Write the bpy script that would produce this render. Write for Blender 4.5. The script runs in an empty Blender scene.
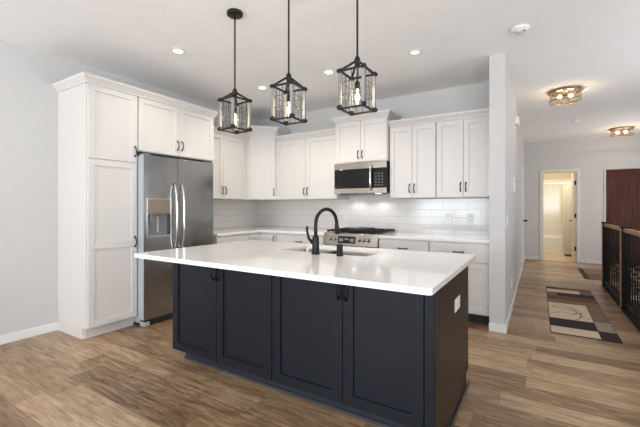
import bpy, bmesh, math, random
from mathutils import Vector, Matrix
random.seed(7)
S = bpy.context.scene
COL = S.collection
PI = math.pi

# ------------------------------------------------------------------ camera, world, light, exposure
YAW = 0.5508
cam_d = bpy.data.cameras.new('camera')
cam_d.sensor_width = 36.0
cam_d.lens = 354.35 / 640 * 36.0
cam_d.shift_y = -(213.5 - 207.0) / 640
cam_d.clip_start = 0.05
cam = bpy.data.objects.new('camera', cam_d)
cam.location = (0, 0, 1.263)
cam.rotation_euler = (PI / 2, 0, YAW)
COL.objects.link(cam)
S.camera = cam

S.view_settings.view_transform = 'Standard'
S.view_settings.look = 'None'
S.view_settings.gamma = 1
S.view_settings.use_curve_mapping = False
S.view_settings.exposure = 0.16

w = bpy.data.worlds.new('world'); S.world = w
w.use_nodes = True
w.node_tree.nodes['Background'].inputs[0].default_value = (0.75, 0.87, 1.0, 1)
w.node_tree.nodes['Background'].inputs[1].default_value = 1.0

def lamp(name, kind, loc, energy, color, rot=(0, 0, 0), **kw):
    d = bpy.data.lights.new(name, kind)
    d.energy = energy; d.color = color
    for k, v in kw.items(): setattr(d, k, v)
    o = bpy.data.objects.new(name, d); COL.objects.link(o)
    o.location = loc; o.rotation_euler = rot
    return o
DAY = (0.86, 0.93, 1.0)
# daylight of unseen rear and right windows, aimed up to brighten the ceiling; last two are added fill
TU = math.radians(48)
lamp('daylight_fill', 'AREA', (-2.55, -3.46, 1.45), 165, DAY, (PI / 2 + TU, 0, 0), shape='RECTANGLE', size=2.3, size_y=1.9)
lamp('daylight_fill', 'AREA', (0.75, -3.46, 1.45), 140, DAY, (PI / 2 + TU, 0, 0), shape='RECTANGLE', size=2.3, size_y=1.9)
lamp('daylight_fill', 'AREA', (2.46, -1.2, 1.45), 100, DAY, (PI / 2 + TU, 0, PI / 2), shape='RECTANGLE', size=2.0, size_y=1.9)
lamp('daylight_fill', 'AREA', (2.46, 4.2, 1.60), 30, (.95, .96, 1), (PI / 2 + TU, 0, PI / 2), shape='RECTANGLE', size=2.4, size_y=1.4)  # added fill lamp over the stairwell, no known window; brightens ceiling and hall
lamp('daylight_fill', 'AREA', (2.46, 8.45, 1.35), 22, (1.0, .97, .95), (PI / 2 + .25, 0, PI / 2), shape='RECTANGLE', size=1.1, size_y=1.7)  # added lamp at an invented sidelight, brightens the far end of the hall

# ------------------------------------------------------------------ materials
def mat(name, col, rough=0.5, metal=0.0, spec=0.5, emit=None, estr=0.0, bump=None, var=None, coat=0.0):
    m = bpy.data.materials.new(name); m.use_nodes = True
    nt = m.node_tree; b = nt.nodes['Principled BSDF']
    b.inputs['Base Color'].default_value = (*col, 1)
    b.inputs['Roughness'].default_value = rough
    b.inputs['Metallic'].default_value = metal
    b.inputs['Specular IOR Level'].default_value = spec
    b.inputs['Coat Weight'].default_value = coat
    if emit:
        b.inputs['Emission Color'].default_value = (*emit, 1)
        b.inputs['Emission Strength'].default_value = estr
    tc = nt.nodes.new('ShaderNodeTexCoord')
    n = nt.nodes.new('ShaderNodeTexNoise'); nt.links.new(tc.outputs['Object'], n.inputs['Vector'])
    sc, amt = var or (9.0, 0.03)
    n.inputs['Scale'].default_value = sc; n.inputs['Detail'].default_value = 3
    r = nt.nodes.new('ShaderNodeMapRange')
    r.inputs['To Min'].default_value = 1 - amt; r.inputs['To Max'].default_value = 1 + amt
    nt.links.new(n.outputs['Fac'], r.inputs['Value'])
    mx = nt.nodes.new('ShaderNodeVectorMath'); mx.operation = 'SCALE'
    mx.inputs[0].default_value = col
    nt.links.new(r.outputs['Result'], mx.inputs['Scale'])
    nt.links.new(mx.outputs['Vector'], b.inputs['Base Color'])
    if bump:
        bs, bd = bump
        n2 = nt.nodes.new('ShaderNodeTexNoise'); n2.inputs['Scale'].default_value = bs; n2.inputs['Detail'].default_value = 4
        nt.links.new(tc.outputs['Object'], n2.inputs['Vector'])
        bp = nt.nodes.new('ShaderNodeBump'); bp.inputs['Strength'].default_value = bd; bp.inputs['Distance'].default_value = 0.01
        nt.links.new(n2.outputs['Fac'], bp.inputs['Height']); nt.links.new(bp.outputs['Normal'], b.inputs['Normal'])
    return m

def wood_mat(name, dark, light, axis='x', scale=1.0, rough=0.45, spec=0.5):
    m = bpy.data.materials.new(name); m.use_nodes = True
    nt = m.node_tree; L = nt.links; b = nt.nodes['Principled BSDF']
    b.inputs['Roughness'].default_value = rough; b.inputs['Specular IOR Level'].default_value = spec
    tc = nt.nodes.new('ShaderNodeTexCoord'); mp = nt.nodes.new('ShaderNodeMapping')
    s = {'x': (1.5, 30, 30), 'y': (30, 1.5, 30), 'z': (30, 30, 1.5)}[axis]
    mp.inputs['Scale'].default_value = [q * scale for q in s]
    L.new(tc.outputs['Object'], mp.inputs['Vector'])
    n = nt.nodes.new('ShaderNodeTexNoise'); n.inputs['Scale'].default_value = 1.0; n.inputs['Detail'].default_value = 5
    L.new(mp.outputs['Vector'], n.inputs['Vector'])
    cr = nt.nodes.new('ShaderNodeValToRGB')
    cr.color_ramp.elements[0].position = 0.3; cr.color_ramp.elements[0].color = (*dark, 1)
    cr.color_ramp.elements[1].position = 0.7; cr.color_ramp.elements[1].color = (*light, 1)
    L.new(n.outputs['Fac'], cr.inputs['Fac']); L.new(cr.outputs['Color'], b.inputs['Base Color'])
    return m

def floor_mat():
    m = bpy.data.materials.new('vinyl_plank_floor'); m.use_nodes = True
    nt = m.node_tree; L = nt.links; b = nt.nodes['Principled BSDF']; N = nt.nodes.new
    tc = N('ShaderNodeTexCoord')
    br = N('ShaderNodeTexBrick')
    sp = N('ShaderNodeSeparateXYZ'); L.new(tc.outputs['Object'], sp.inputs[0])
    dv = N('ShaderNodeMath'); dv.operation = 'DIVIDE'; dv.inputs[1].default_value = 0.18; L.new(sp.outputs[1], dv.inputs[0])
    fl = N('ShaderNodeMath'); fl.operation = 'FLOOR'; L.new(dv.outputs[0], fl.inputs[0])
    wn = N('ShaderNodeTexWhiteNoise'); wn.noise_dimensions = '1D'; L.new(fl.outputs[0], wn.inputs['W'])
    ml = N('ShaderNodeMath'); ml.operation = 'MULTIPLY_ADD'; ml.inputs[1].default_value = 3.0; L.new(wn.outputs['Value'], ml.inputs[0]); L.new(sp.outputs[0], ml.inputs[2])
    cbx = N('ShaderNodeCombineXYZ'); L.new(ml.outputs[0], cbx.inputs[0]); L.new(sp.outputs[1], cbx.inputs[1])
    L.new(cbx.outputs[0], br.inputs['Vector'])
    br.inputs['Color1'].default_value = (0, 0, 0, 1); br.inputs['Color2'].default_value = (1, 1, 1, 1)
    br.inputs['Mortar'].default_value = (0.5, 0.5, 0.5, 1)
    br.inputs['Scale'].default_value = 1.0
    br.inputs['Mortar Size'].default_value = 0.0018
    br.inputs['Brick Width'].default_value = 1.22; br.inputs['Row Height'].default_value = 0.18
    br.offset = 0.0; br.inputs['Bias'].default_value = 0.0
    # broad grain, drawn out along the planks and shifted per plank
    off = N('ShaderNodeVectorMath'); off.operation = 'SCALE'; off.inputs['Scale'].default_value = 7.0
    L.new(br.outputs['Color'], off.inputs[0])
    add = N('ShaderNodeVectorMath'); add.operation = 'ADD'
    L.new(tc.outputs['Object'], add.inputs[0]); L.new(off.outputs['Vector'], add.inputs[1])
    mp = N('ShaderNodeMapping'); mp.inputs['Scale'].default_value = (2.4, 17, 1); L.new(add.outputs['Vector'], mp.inputs['Vector'])
    n1 = N('ShaderNodeTexNoise'); n1.inputs['Scale'].default_value = 1.3; n1.inputs['Detail'].default_value = 9; n1.inputs['Roughness'].default_value = 0.68
    n1.inputs['Distortion'].default_value = 1.3
    L.new(mp.outputs['Vector'], n1.inputs['Vector'])
    mp2 = N('ShaderNodeMapping'); mp2.inputs['Scale'].default_value = (3, 70, 1); L.new(add.outputs['Vector'], mp2.inputs['Vector'])
    n2 = N('ShaderNodeTexNoise'); n2.inputs['Scale'].default_value = 1.0; n2.inputs['Detail'].default_value = 3
    L.new(mp2.outputs['Vector'], n2.inputs['Vector'])
    # value = 0.45*plank + 0.75*grain + 0.2*fine
    def mul(sock, k):
        q = N('ShaderNodeMath'); q.operation = 'MULTIPLY'; q.inputs[1].default_value = k; L.new(sock, q.inputs[0]); return q.outputs[0]
    def plus(a, c):
        q = N('ShaderNodeMath'); q.operation = 'ADD'; L.new(a, q.inputs[0]); L.new(c, q.inputs[1]); return q.outputs[0]
    v = plus(plus(mul(br.outputs['Color'], 0.27), mul(n1.outputs['Fac'], 0.95)), mul(n2.outputs['Fac'], 0.30))
    cr = N('ShaderNodeValToRGB'); e = cr.color_ramp.elements
    e[0].position = 0.50; e[0].color = (0.088, 0.045, 0.021, 1)
    e[1].position = 1.0; e[1].color = (0.51, 0.36, 0.225, 1)
    k = e.new(0.66); k.color = (0.208, 0.120, 0.063, 1)
    k = e.new(0.82); k.color = (0.355, 0.228, 0.130, 1)
    L.new(v, cr.inputs['Fac'])
    mx = N('ShaderNodeMixRGB'); mx.blend_type = 'MIX'; mx.inputs['Color2'].default_value = (0.10, 0.06, 0.04, 1)
    L.new(mul(br.outputs['Fac'], 0.7), mx.inputs['Fac']); L.new(cr.outputs['Color'], mx.inputs['Color1'])
    L.new(mx.outputs['Color'], b.inputs['Base Color'])
    rr = N('ShaderNodeMapRange'); rr.inputs['To Min'].default_value = 0.26; rr.inputs['To Max'].default_value = 0.42
    L.new(n1.outputs['Fac'], rr.inputs['Value']); L.new(rr.outputs['Result'], b.inputs['Roughness'])
    bp = N('ShaderNodeBump'); bp.inputs['Strength'].default_value = 0.12; bp.inputs['Distance'].default_value = 0.004
    L.new(n2.outputs['Fac'], bp.inputs['Height']); L.new(bp.outputs['Normal'], b.inputs['Normal'])
    return m

def tile_mat(name, ax, tw, th, col1, col2, grout, rough=0.12, offset=0.5, z0=0.0, mortar=0.0022):
    m = bpy.data.materials.new(name); m.use_nodes = True
    nt = m.node_tree; L = nt.links; b = nt.nodes['Principled BSDF']; N = nt.nodes.new
    tc = N('ShaderNodeTexCoord'); sp = N('ShaderNodeSeparateXYZ'); L.new(tc.outputs['Object'], sp.inputs['Vector'])
    cb = N('ShaderNodeCombineXYZ')
    L.new(sp.outputs[ax[0]], cb.inputs[0])
    sub = N('ShaderNodeMath'); sub.operation = 'SUBTRACT'; sub.inputs[1].default_value = z0
    L.new(sp.outputs[ax[1]], sub.inputs[0]); L.new(sub.outputs[0], cb.inputs[1])
    br = N('ShaderNodeTexBrick'); L.new(cb.outputs['Vector'], br.inputs['Vector'])
    br.inputs['Scale'].default_value = 1.0; br.inputs['Brick Width'].default_value = tw; br.inputs['Row Height'].default_value = th
    br.inputs['Mortar Size'].default_value = mortar; br.offset = offset
    br.inputs['Color1'].default_value = (*col1, 1); br.inputs['Color2'].default_value = (*col2, 1); br.inputs['Mortar'].default_value = (*grout, 1)
    L.new(br.outputs['Color'], b.inputs['Base Color'])
    b.inputs['Roughness'].default_value = rough
    inv = N('ShaderNodeMath'); inv.operation = 'SUBTRACT'; inv.inputs[0].default_value = 1.0; L.new(br.outputs['Fac'], inv.inputs[1])
    bp = N('ShaderNodeBump'); bp.inputs['Strength'].default_value = 0.5; bp.inputs['Distance'].default_value = 0.002
    L.new(inv.outputs[0], bp.inputs['Height']); L.new(bp.outputs['Normal'], b.inputs['Normal'])
    return m

def steel_mat(name, col=(0.60, 0.585, 0.565), rough=0.24, axis='z'):
    m = mat(name, col, rough, 1.0)
    nt = m.node_tree; L = nt.links; b = nt.nodes['Principled BSDF']
    tc = nt.nodes.new('ShaderNodeTexCoord'); mp = nt.nodes.new('ShaderNodeMapping')
    mp.inputs['Scale'].default_value = {'z': (120, 120, 1.5), 'x': (1.5, 120, 120), 'y': (120, 1.5, 120)}[axis]
    L.new(tc.outputs['Object'], mp.inputs['Vector'])
    n = nt.nodes.new('ShaderNodeTexNoise'); n.inputs['Scale'].default_value = 1.0
    L.new(mp.outputs['Vector'], n.inputs['Vector'])
    r = nt.nodes.new('ShaderNodeMapRange'); r.inputs['To Min'].default_value = rough * 0.8; r.inputs['To Max'].default_value = rough * 1.3
    L.new(n.outputs['Fac'], r.inputs['Value']); L.new(r.outputs['Result'], b.inputs['Roughness'])
    # large soft waves, as in rolled sheet
    n3 = nt.nodes.new('ShaderNodeTexNoise'); n3.inputs['Scale'].default_value = 3.0; n3.inputs['Detail'].default_value = 1
    L.new(tc.outputs['Object'], n3.inputs['Vector'])
    bp = nt.nodes.new('ShaderNodeBump'); bp.inputs['Strength'].default_value = 0.55; bp.inputs['Distance'].default_value = 0.02
    L.new(n3.outputs['Fac'], bp.inputs['Height']); L.new(bp.outputs['Normal'], b.inputs['Normal'])
    return m

def clear_mat(name, tint=(1, 1, 1), gloss=0.12):
    m = bpy.data.materials.new(name); m.use_nodes = True
    nt = m.node_tree; L = nt.links; nt.nodes.remove(nt.nodes['Principled BSDF'])
    out = nt.nodes['Material Output']
    t = nt.nodes.new('ShaderNodeBsdfTransparent'); t.inputs[0].default_value = (*tint, 1)
    g = nt.nodes.new('ShaderNodeBsdfGlossy'); g.inputs['Roughness'].default_value = 0.05
    x = nt.nodes.new('ShaderNodeMixShader'); x.inputs[0].default_value = gloss
    L.new(t.outputs[0], x.inputs[1]); L.new(g.outputs[0], x.inputs[2]); L.new(x.outputs[0], out.inputs['Surface'])
    return m

def emit_mat(name, col, strength):
    return mat(name, col, 0.4, emit=col, estr=strength)

M = dict(
    floor=floor_mat(),
    ceiling=mat('ceiling_paint', (0.90, 0.89, 0.875), 0.9, bump=(60, 0.25)),
    wall=mat('wall_paint', (0.60, 0.585, 0.57), 0.85, bump=(120, 0.08)),
    trim=mat('white_trim_paint', (0.80, 0.79, 0.775), 0.4),
    trimhall=mat('hall_trim_paint', (0.68, 0.66, 0.64), 0.45),
    cab=mat('white_cabinet_paint', (0.68, 0.645, 0.61), 0.38, var=(4, 0.02)),
    cabin=mat('cabinet_underside', (0.62, 0.58, 0.53), 0.6),
    navy=mat('navy_cabinet_paint', (0.0085, 0.0110, 0.0165), 0.36, spec=0.3, var=(5, 0.08)),
    kick=mat('toe_kick_dark', (0.02, 0.022, 0.028), 0.5),
    shoe=mat('toe_kick_shoe_strip', (0.045, 0.05, 0.06), 0.35),
    brown=wood_mat('dark_brown_end_panel', (0.016, 0.008, 0.006), (0.034, 0.016, 0.011), 'z', 1.0, 0.38, 0.25),
    black=mat('black_metal', (0.012, 0.010, 0.010), 0.4, 0.2, 0.3),
    bronze=mat('dark_bronze', (0.020, 0.016, 0.014), 0.42, 0.5),
    pewter=mat('dark_pewter', (0.10, 0.09, 0.085), 0.35, 0.8),
    quartz=mat('white_quartz', (0.88, 0.85, 0.825), 0.10, var=(25, 0.025), coat=0.2),
    quartz2=mat('white_quartz_edge', (0.80, 0.78, 0.76), 0.16, var=(25, 0.02)),
    tile_b=tile_mat('white_tile_back', (0, 2), 0.30, 0.10, (0.66, 0.64, 0.615), (0.63, 0.61, 0.585), (0.47, 0.45, 0.42), z0=0.915),
    tile_l=tile_mat('white_tile_left', (1, 2), 0.30, 0.10, (0.66, 0.64, 0.615), (0.63, 0.61, 0.585), (0.47, 0.45, 0.42), z0=0.915),
    steel=steel_mat('brushed_steel', axis='z'),
    steelh=steel_mat('brushed_steel_band', (0.40, 0.35, 0.295), 0.22, axis='x'),
    fridge=steel_mat('fridge_steel', (0.37, 0.37, 0.372), 0.20, axis='z'),
    chrome=mat('polished_steel', (0.75, 0.74, 0.72), 0.12, 1.0),
    side=mat('fridge_side_grey', (0.42, 0.44, 0.46), 0.4),
    glassb=mat('black_glass', (0.005, 0.005, 0.006), 0.05, spec=0.35),
    panelb=mat('black_plastic', (0.010, 0.010, 0.011), 0.3, spec=0.15),
    iron=mat('cast_iron', (0.010, 0.010, 0.011), 0.55, spec=0.2),
    disp=mat('dispenser_grey', (0.20, 0.20, 0.21), 0.35),
    disptop=mat('dispenser_panel', (0.30, 0.24, 0.19), 0.3, 0.6),
    post=wood_mat('whitewashed_wood', (0.14, 0.13, 0.12), (0.32, 0.31, 0.30), 'z', 2.0, 0.7),
    wire=mat('pewter_wire', (0.10, 0.095, 0.09), 0.4, 0.6),
    plastic=mat('white_plastic', (0.82, 0.81, 0.79), 0.35),
    brass=mat('aged_brass', (0.40, 0.29, 0.18), 0.3, 0.9),
    clear=clear_mat('clear_glass', (1, 1, 1), 0.10),
    frost=clear_mat('frosted_glass', (0.97, 0.94, 0.89), 0.12),
    fdoor=wood_mat('red_brown_door', (0.045, 0.014, 0.010), (0.115, 0.040, 0.028), 'z', 1.0, 0.45, 0.15),
    bdoor=mat('cream_door_paint', (0.82, 0.78, 0.66), 0.4),
    bathwall=mat('bath_wall_paint', (0.62, 0.56, 0.44), 0.8),
    bathtile=tile_mat('bath_tile', (0, 2), 0.20, 0.20, (0.80, 0.77, 0.70), (0.77, 0.74, 0.67), (0.68, 0.65, 0.58), offset=0.0),
    tub=mat('tub_acrylic', (0.84, 0.82, 0.78), 0.15),
    bathfloor=tile_mat('bath_floor_tile', (0, 1), 0.3, 0.3, (0.55, 0.42, 0.24), (0.52, 0.40, 0.23), (0.45, 0.34, 0.2), 0.3, offset=0.0),
    curtain=mat('curtain_cloth', (0.84, 0.82, 0.76), 0.8),
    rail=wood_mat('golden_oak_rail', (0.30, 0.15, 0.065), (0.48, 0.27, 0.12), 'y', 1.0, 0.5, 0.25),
    railblack=mat('rail_black', (0.010, 0.008, 0.008), 0.5, spec=0.15),
    carpet=mat('stair_carpet', (0.10, 0.075, 0.065), 0.95, var=(60, 0.3)),
    rug_cream=mat('rug_cream', (0.62, 0.50, 0.36), 0.95, var=(40, 0.12)),
    rug_tan=mat('rug_taupe', (0.19, 0.125, 0.08), 0.95, var=(40, 0.2)),
    rug_brown=mat('rug_red_brown', (0.14, 0.058, 0.03), 0.95, var=(40, 0.25)),
    rug_dark=mat('rug_dark', (0.022, 0.014, 0.013), 0.95, var=(40, 0.3)),
    rug_olive=mat('rug_olive_beige', (0.30, 0.25, 0.165), 0.95, var=(40, 0.15)),
    led=emit_mat('downlight_lens', (1.0, 0.93, 0.84), 14.0),
    leddim=emit_mat('dim_downlight_lens', (1.0, 0.97, 0.93), 0.9),
    mwled=emit_mat('cooktop_lamp', (1.0, 0.96, 0.9), 8.0),
    bulb=emit_mat('warm_bulb', (1.0, 0.80, 0.52), 14.0),
    fil=emit_mat('glowing_filament', (1.0, 0.72, 0.40), 28.0),
    bulbglass=clear_mat('bulb_glass', (1.0, 0.95, 0.86), 0.18),
    lcd=mat('display', (0.02, 0.03, 0.04), 0.1, emit=(0.8, 0.9, 1.0), estr=0.15),
)

# ------------------------------------------------------------------ mesh helpers
class MB:
    def __init__(s): s.bm = bmesh.new(); s.mi = 0
    def _face(s, vs, mi=None, smooth=False):
        try:
            f = s.bm.faces.new(vs); f.material_index = s.mi if mi is None else mi; f.smooth = smooth; return f
        except ValueError: return None
    def box(s, x0, x1, y0, y1, z0, z1, m=None):
        x0, x1 = sorted((x0, x1)); y0, y1 = sorted((y0, y1)); z0, z1 = sorted((z0, z1))
        v = [s.bm.verts.new(Vector(p) if m is None else m @ Vector(p)) for p in
             ((x0,y0,z0),(x1,y0,z0),(x1,y1,z0),(x0,y1,z0),(x0,y0,z1),(x1,y0,z1),(x1,y1,z1),(x0,y1,z1))]
        for f in ((0,3,2,1),(4,5,6,7),(0,1,5,4),(1,2,6,5),(2,3,7,6),(3,0,4,7)): s._face([v[i] for i in f])
        return s
    def loft(s, rings, caps=True, smooth=False, closed=True):
        R = [[s.bm.verts.new(Vector(p)) for p in r] for r in rings]
        n = len(R[0])
        for a, b in zip(R, R[1:]):
            for i in range(n if closed else n - 1):
                j = (i + 1) % n
                s._face([a[i], a[j], b[j], b[i]], smooth=smooth)
        if caps and closed:
            s._face(list(reversed(R[0]))); s._face(R[-1])
        return s
    def prism(s, pts, z0, z1):   # polygon in xy extruded in z
        return s.loft([[(x, y, z0) for x, y in pts], [(x, y, z1) for x, y in pts]])
    def prism_x(s, pts, x0, x1):  # polygon in (y, z) extruded in x
        return s.loft([[(x0, a, b) for a, b in pts], [(x1, a, b) for a, b in pts]])
    def tube(s, path, r, n=8, cap=True):
        P = [Vector(p) for p in path]; rr = r if isinstance(r, (list, tuple)) else [r] * len(P)
        t = (P[1] - P[0]).normalized()
        up = Vector((0, 0, 1)) if abs(t.z) < 0.9 else Vector((1, 0, 0))
        a = t.cross(up).normalized(); rings = []
        for i, p in enumerate(P):
            if i == 0: d = P[1] - P[0]
            elif i == len(P) - 1: d = P[-1] - P[-2]
            else: d = (P[i+1] - P[i]).normalized() + (P[i] - P[i-1]).normalized()
            d.normalize(); a = (a - d * a.dot(d)).normalized(); b = d.cross(a)
            rings.append([p + (a * math.cos(2*PI*k/n) + b * math.sin(2*PI*k/n)) * rr[i] for k in range(n)])
        return s.loft(rings, cap, True)
    def cyl(s, c, r, h, axis='z', n=24, r2=None):
        d = {'x': Vector((1,0,0)), 'y': Vector((0,1,0)), 'z': Vector((0,0,1))}[axis]
        c = Vector(c); a = Vector((0,1,0)) if axis == 'x' else Vector((1,0,0)); b = d.cross(a)
        r2 = r if r2 is None else r2
        rings = [[c + d*hh + (a*math.cos(2*PI*k/n) + b*math.sin(2*PI*k/n))*q for k in range(n)] for hh, q in ((0, r), (h, r2))]
        s.loft(rings, True, False)
        for f in s.bm.faces[-(n+2):] if False else []: pass
        return s
    def lathe(s, c, prof, n=24, smooth=True, caps=False):   # prof: (radius, z)
        rings = [[(c[0] + r*math.cos(2*PI*k/n), c[1] + r*math.sin(2*PI*k/n), c[2] + z) for k in range(n)] for r, z in prof]
        return s.loft(rings, caps, smooth)
    def sphere(s, c, r, n=12):
        prof = [(max(r*math.sin(PI*i/n), r*0.02), -r*math.cos(PI*i/n)) for i in range(n+1)]
        return s.lathe(c, prof, n*2, True, True)
    def build(s, name, m, parent=None, bevel=0.0, world=False, seg=2, autosmooth=False):
        bmesh.ops.recalc_face_normals(s.bm, faces=s.bm.faces)
        me = bpy.data.meshes.new(name); s.bm.to_mesh(me); s.bm.free()
        for x in (m if isinstance(m, (list, tuple)) else [m]): me.materials.append(x)
        o = bpy.data.objects.new(name, me); COL.objects.link(o)
        if parent is not None:
            if world:
                me.transform(world_of(parent).inverted())
            o.parent = parent
        if bevel:
            b = o.modifiers.new('bevel', 'BEVEL'); b.width = bevel; b.segments = seg; b.limit_method = 'ANGLE'; b.angle_limit = math.radians(40)
        return o

def world_of(o):
    mtx = Matrix.Identity(4)
    while o is not None:
        mtx = (Matrix.Translation(o.location) @ o.rotation_euler.to_matrix().to_4x4() @ Matrix.Diagonal((*o.scale, 1))) @ mtx
        o = o.parent
    return mtx

def thing(name, label, cat, loc=(0, 0, 0), rotz=0.0, group=None):
    o = bpy.data.objects.new(name, None); COL.objects.link(o)
    o.location = loc; o.rotation_euler = (0, 0, rotz); o.empty_display_size = 0.1
    o['label'] = label; o['category'] = cat
    if group: o['group'] = group
    return o
def tag(o, label, cat, group=None):
    o['label'] = label; o['category'] = cat
    if group: o['group'] = group
    return o
def struct(o): o['kind'] = 'structure'; return o

def rounded(x0, x1, y0, y1, r, n=5):
    pts = []
    for cx, cy, a in ((x1-r, y1-r, 0), (x0+r, y1-r, 90), (x0+r, y0+r, 180), (x1-r, y0+r, 270)):
        for k in range(n+1):
            t = math.radians(a + 90*k/n); pts.append((cx + r*math.cos(t), cy + r*math.sin(t)))
    return pts
def slab_with_holes(name, outer, holes, z0, z1, m, parent, bev=0.003):
    cu = bpy.data.curves.new(name, 'CURVE'); cu.dimensions = '2D'; cu.fill_mode = 'BOTH'
    for pts in [outer] + holes:
        sp = cu.splines.new('POLY'); sp.points.add(len(pts) - 1); sp.use_cyclic_u = True
        for p, q in zip(sp.points, pts): p.co = (q[0], q[1], 0, 1)
    cu.extrude = (z1 - z0) / 2
    o = bpy.data.objects.new(name, cu); COL.objects.link(o)
    bpy.context.view_layer.update()
    me = bpy.data.meshes.new_from_object(o.evaluated_get(bpy.context.evaluated_depsgraph_get()))
    bpy.data.objects.remove(o)
    me.transform(Matrix.Translation((0, 0, (z0 + z1) / 2)))
    if parent is not None: me.transform(world_of(parent).inverted())
    bm = bmesh.new(); bm.from_mesh(me); bmesh.ops.remove_doubles(bm, verts=bm.verts, dist=1e-5)
    bmesh.ops.recalc_face_normals(bm, faces=bm.faces)
    bm.to_mesh(me); bm.free()
    me.name = name; me.materials.clear(); me.materials.append(m)
    for p in me.polygons: p.use_smooth = False
    ob = bpy.data.objects.new(name, me); COL.objects.link(ob); ob.parent = parent
    if bev:
        b = ob.modifiers.new('bevel', 'BEVEL'); b.width = bev; b.segments = 2; b.limit_method = 'ANGLE'; b.angle_limit = math.radians(60)
    return ob

# ------------------------------------------------------------------ room dimensions
XL, YB, XC0, XC1, YC, YE, ZC = -4.20, 4.78, -0.420, -0.277, 3.985, 9.94, 2.805
XR, YR = 2.40, -3.40

# floor with the stairwell left open behind the railing
b = MB()
b.box(XL-.12, 0.97, YR, YE+.06, -0.12, 0)
b.box(0.97, XR, YR, 2.3, -0.12, 0)
b.box(0.97, XR, 7.28, YE+.06, -0.12, 0)
struct(b.build('floor', M['floor']))
struct(MB().box(-0.5, XR, YE+.06, 12.4, -0.12, -0.002).build('floor', M['bathfloor']))
struct(MB().box(XL-.12, XR+.12, YR-.12, 12.4, ZC, ZC+.12).build('ceiling', M['ceiling']))
struct(MB().box(XL-.12, XL, YR-.12, YB+.12, 0, ZC).build('wall_left', M['wall']))
struct(MB().box(XL, XC0, YB, YB+.12, 0, ZC).build('wall_back', M['wall']))
# partition between kitchen and hall, with the closet door opening
D0, D1, DZ = 8.35, 9.15, 2.05
b = MB()
b.box(XC0, XC1, YC, D0, 0, ZC); b.box(XC0, XC1, D1, YE, 0, ZC); b.box(XC0, XC1, D0, D1, DZ, ZC)
struct(b.build('wall_hall', M['wall']))
# hall end wall, with the bathroom opening and the front door opening
A0, A1, AZ, B0, B1, BZ = 0.108, 0.764, 2.08, 1.275, 2.19, 2.09
b = MB()
b.box(XC0, A0, YE, YE+.12, 0, ZC); b.box(A0, A1, YE, YE+.12, AZ, ZC); b.box(A1, B0, YE, YE+.12, 0, ZC)
b.box(B0, B1, YE, YE+.12, BZ, ZC); b.box(B1, XR, YE, YE+.12, 0, ZC)
struct(b.build('wall_end', M['wall']))
# right wall of the living area, with a window opening and two more added for the fill lamps
b = MB()
b.box(XR, XR+.12, YR-.12, -2.2, 0, ZC); b.box(XR, XR+.12, -2.2, -0.2, 0, 0.5); b.box(XR, XR+.12, -2.2, -0.2, 2.4, ZC)
b.box(XR, XR+.12, -0.2, 3.0, 0, ZC); b.box(XR, XR+.12, 3.0, 5.4, 0, 0.9); b.box(XR, XR+.12, 3.0, 5.4, 2.3, ZC); b.box(XR, XR+.12, 5.4, 7.9, 0, ZC); b.box(XR, XR+.12, 7.9, 9.0, 0, 0.5); b.box(XR, XR+.12, 7.9, 9.0, 2.2, ZC); b.box(XR, XR+.12, 9.0, YE+.12, 0, ZC)
struct(b.build('wall_right', M['wall']))
# rear wall with two window openings
b = MB()
b.box(XL, XR, YR-.12, YR, 0, 0.5); b.box(XL, XR, YR-.12, YR, 2.4, ZC)
for x0, x1 in ((XL, -3.7), (-1.4, -0.4), (1.9, XR)): b.box(x0, x1, YR-.12, YR, 0.5, 2.4)
struct(b.build('wall_rear', M['wall']))
# stairwell
b = MB()
b.box(0.87, 0.97, 2.3, 7.28, -2.9, -0.12); b.box(2.30, 2.40, 2.3, 7.28, -2.9, -0.001)
b.box(0.97, 2.30, 7.28, 7.38, -2.9, -0.12); b.box(0.97, 2.30, 2.2, 2.3, -2.9, -0.12); b.box(0.87, 2.40, 2.2, 7.38, -3.0, -2.9)
struct(b.build('wall_stairwell', M['wall']))
# bathroom shell
b = MB(); b.box(-0.5, -0.4, YE+.12, 12.4, 0, ZC); b.box(1.35, 1.45, YE+.12, 12.4, 0, ZC)
struct(b.build('wall_bath', M['bathwall']))
b = MB(); b.box(-0.4, 1.35, 12.28, 12.4, 0, ZC)
struct(b.build('wall_bathrear', M['bathwall']))
b = MB(); b.box(-0.4, 1.35, 12.265, 12.28, 0.4, 2.05); b.box(-0.4, -0.385, 11.5, 12.265, 0.4, 2.05); b.box(1.335, 1.35, 11.5, 12.265, 0.4, 2.05)
struct(b.build('trim_1', M['bathtile']))

# baseboards
def bb(name, segs, m='trim'):
    b = MB()
    for (x0, x1, y0, y1) in segs:
        b.box(x0, x1, y0, y1, 0, 0.085); 
        cx, cy = (x0+x1)/2, (y0+y1)/2
    return struct(b.build(name, M[m], bevel=0.004))
bb('baseboard_left', [(XL, XL+.014, YR, 1.70)])
bb('baseboard_hall', [(XC0-.004, XC1+.014, YC-.014, YC), (XC1, XC1+.014, YC, D0-.07), (XC1, XC1+.014, D1+.07, YE-.015)])
bb('baseboard_end', [(XC1, A0-.075, YE-.014, YE), (A1+.075, B0-.06, YE-.014, YE), (B1+.06, XR-.015, YE-.014, YE)], 'trimhall')
bb('baseboard_right', [(XR-.014, XR, YR, 2.25), (XR-.014, XR, 7.4, YE)])
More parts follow.
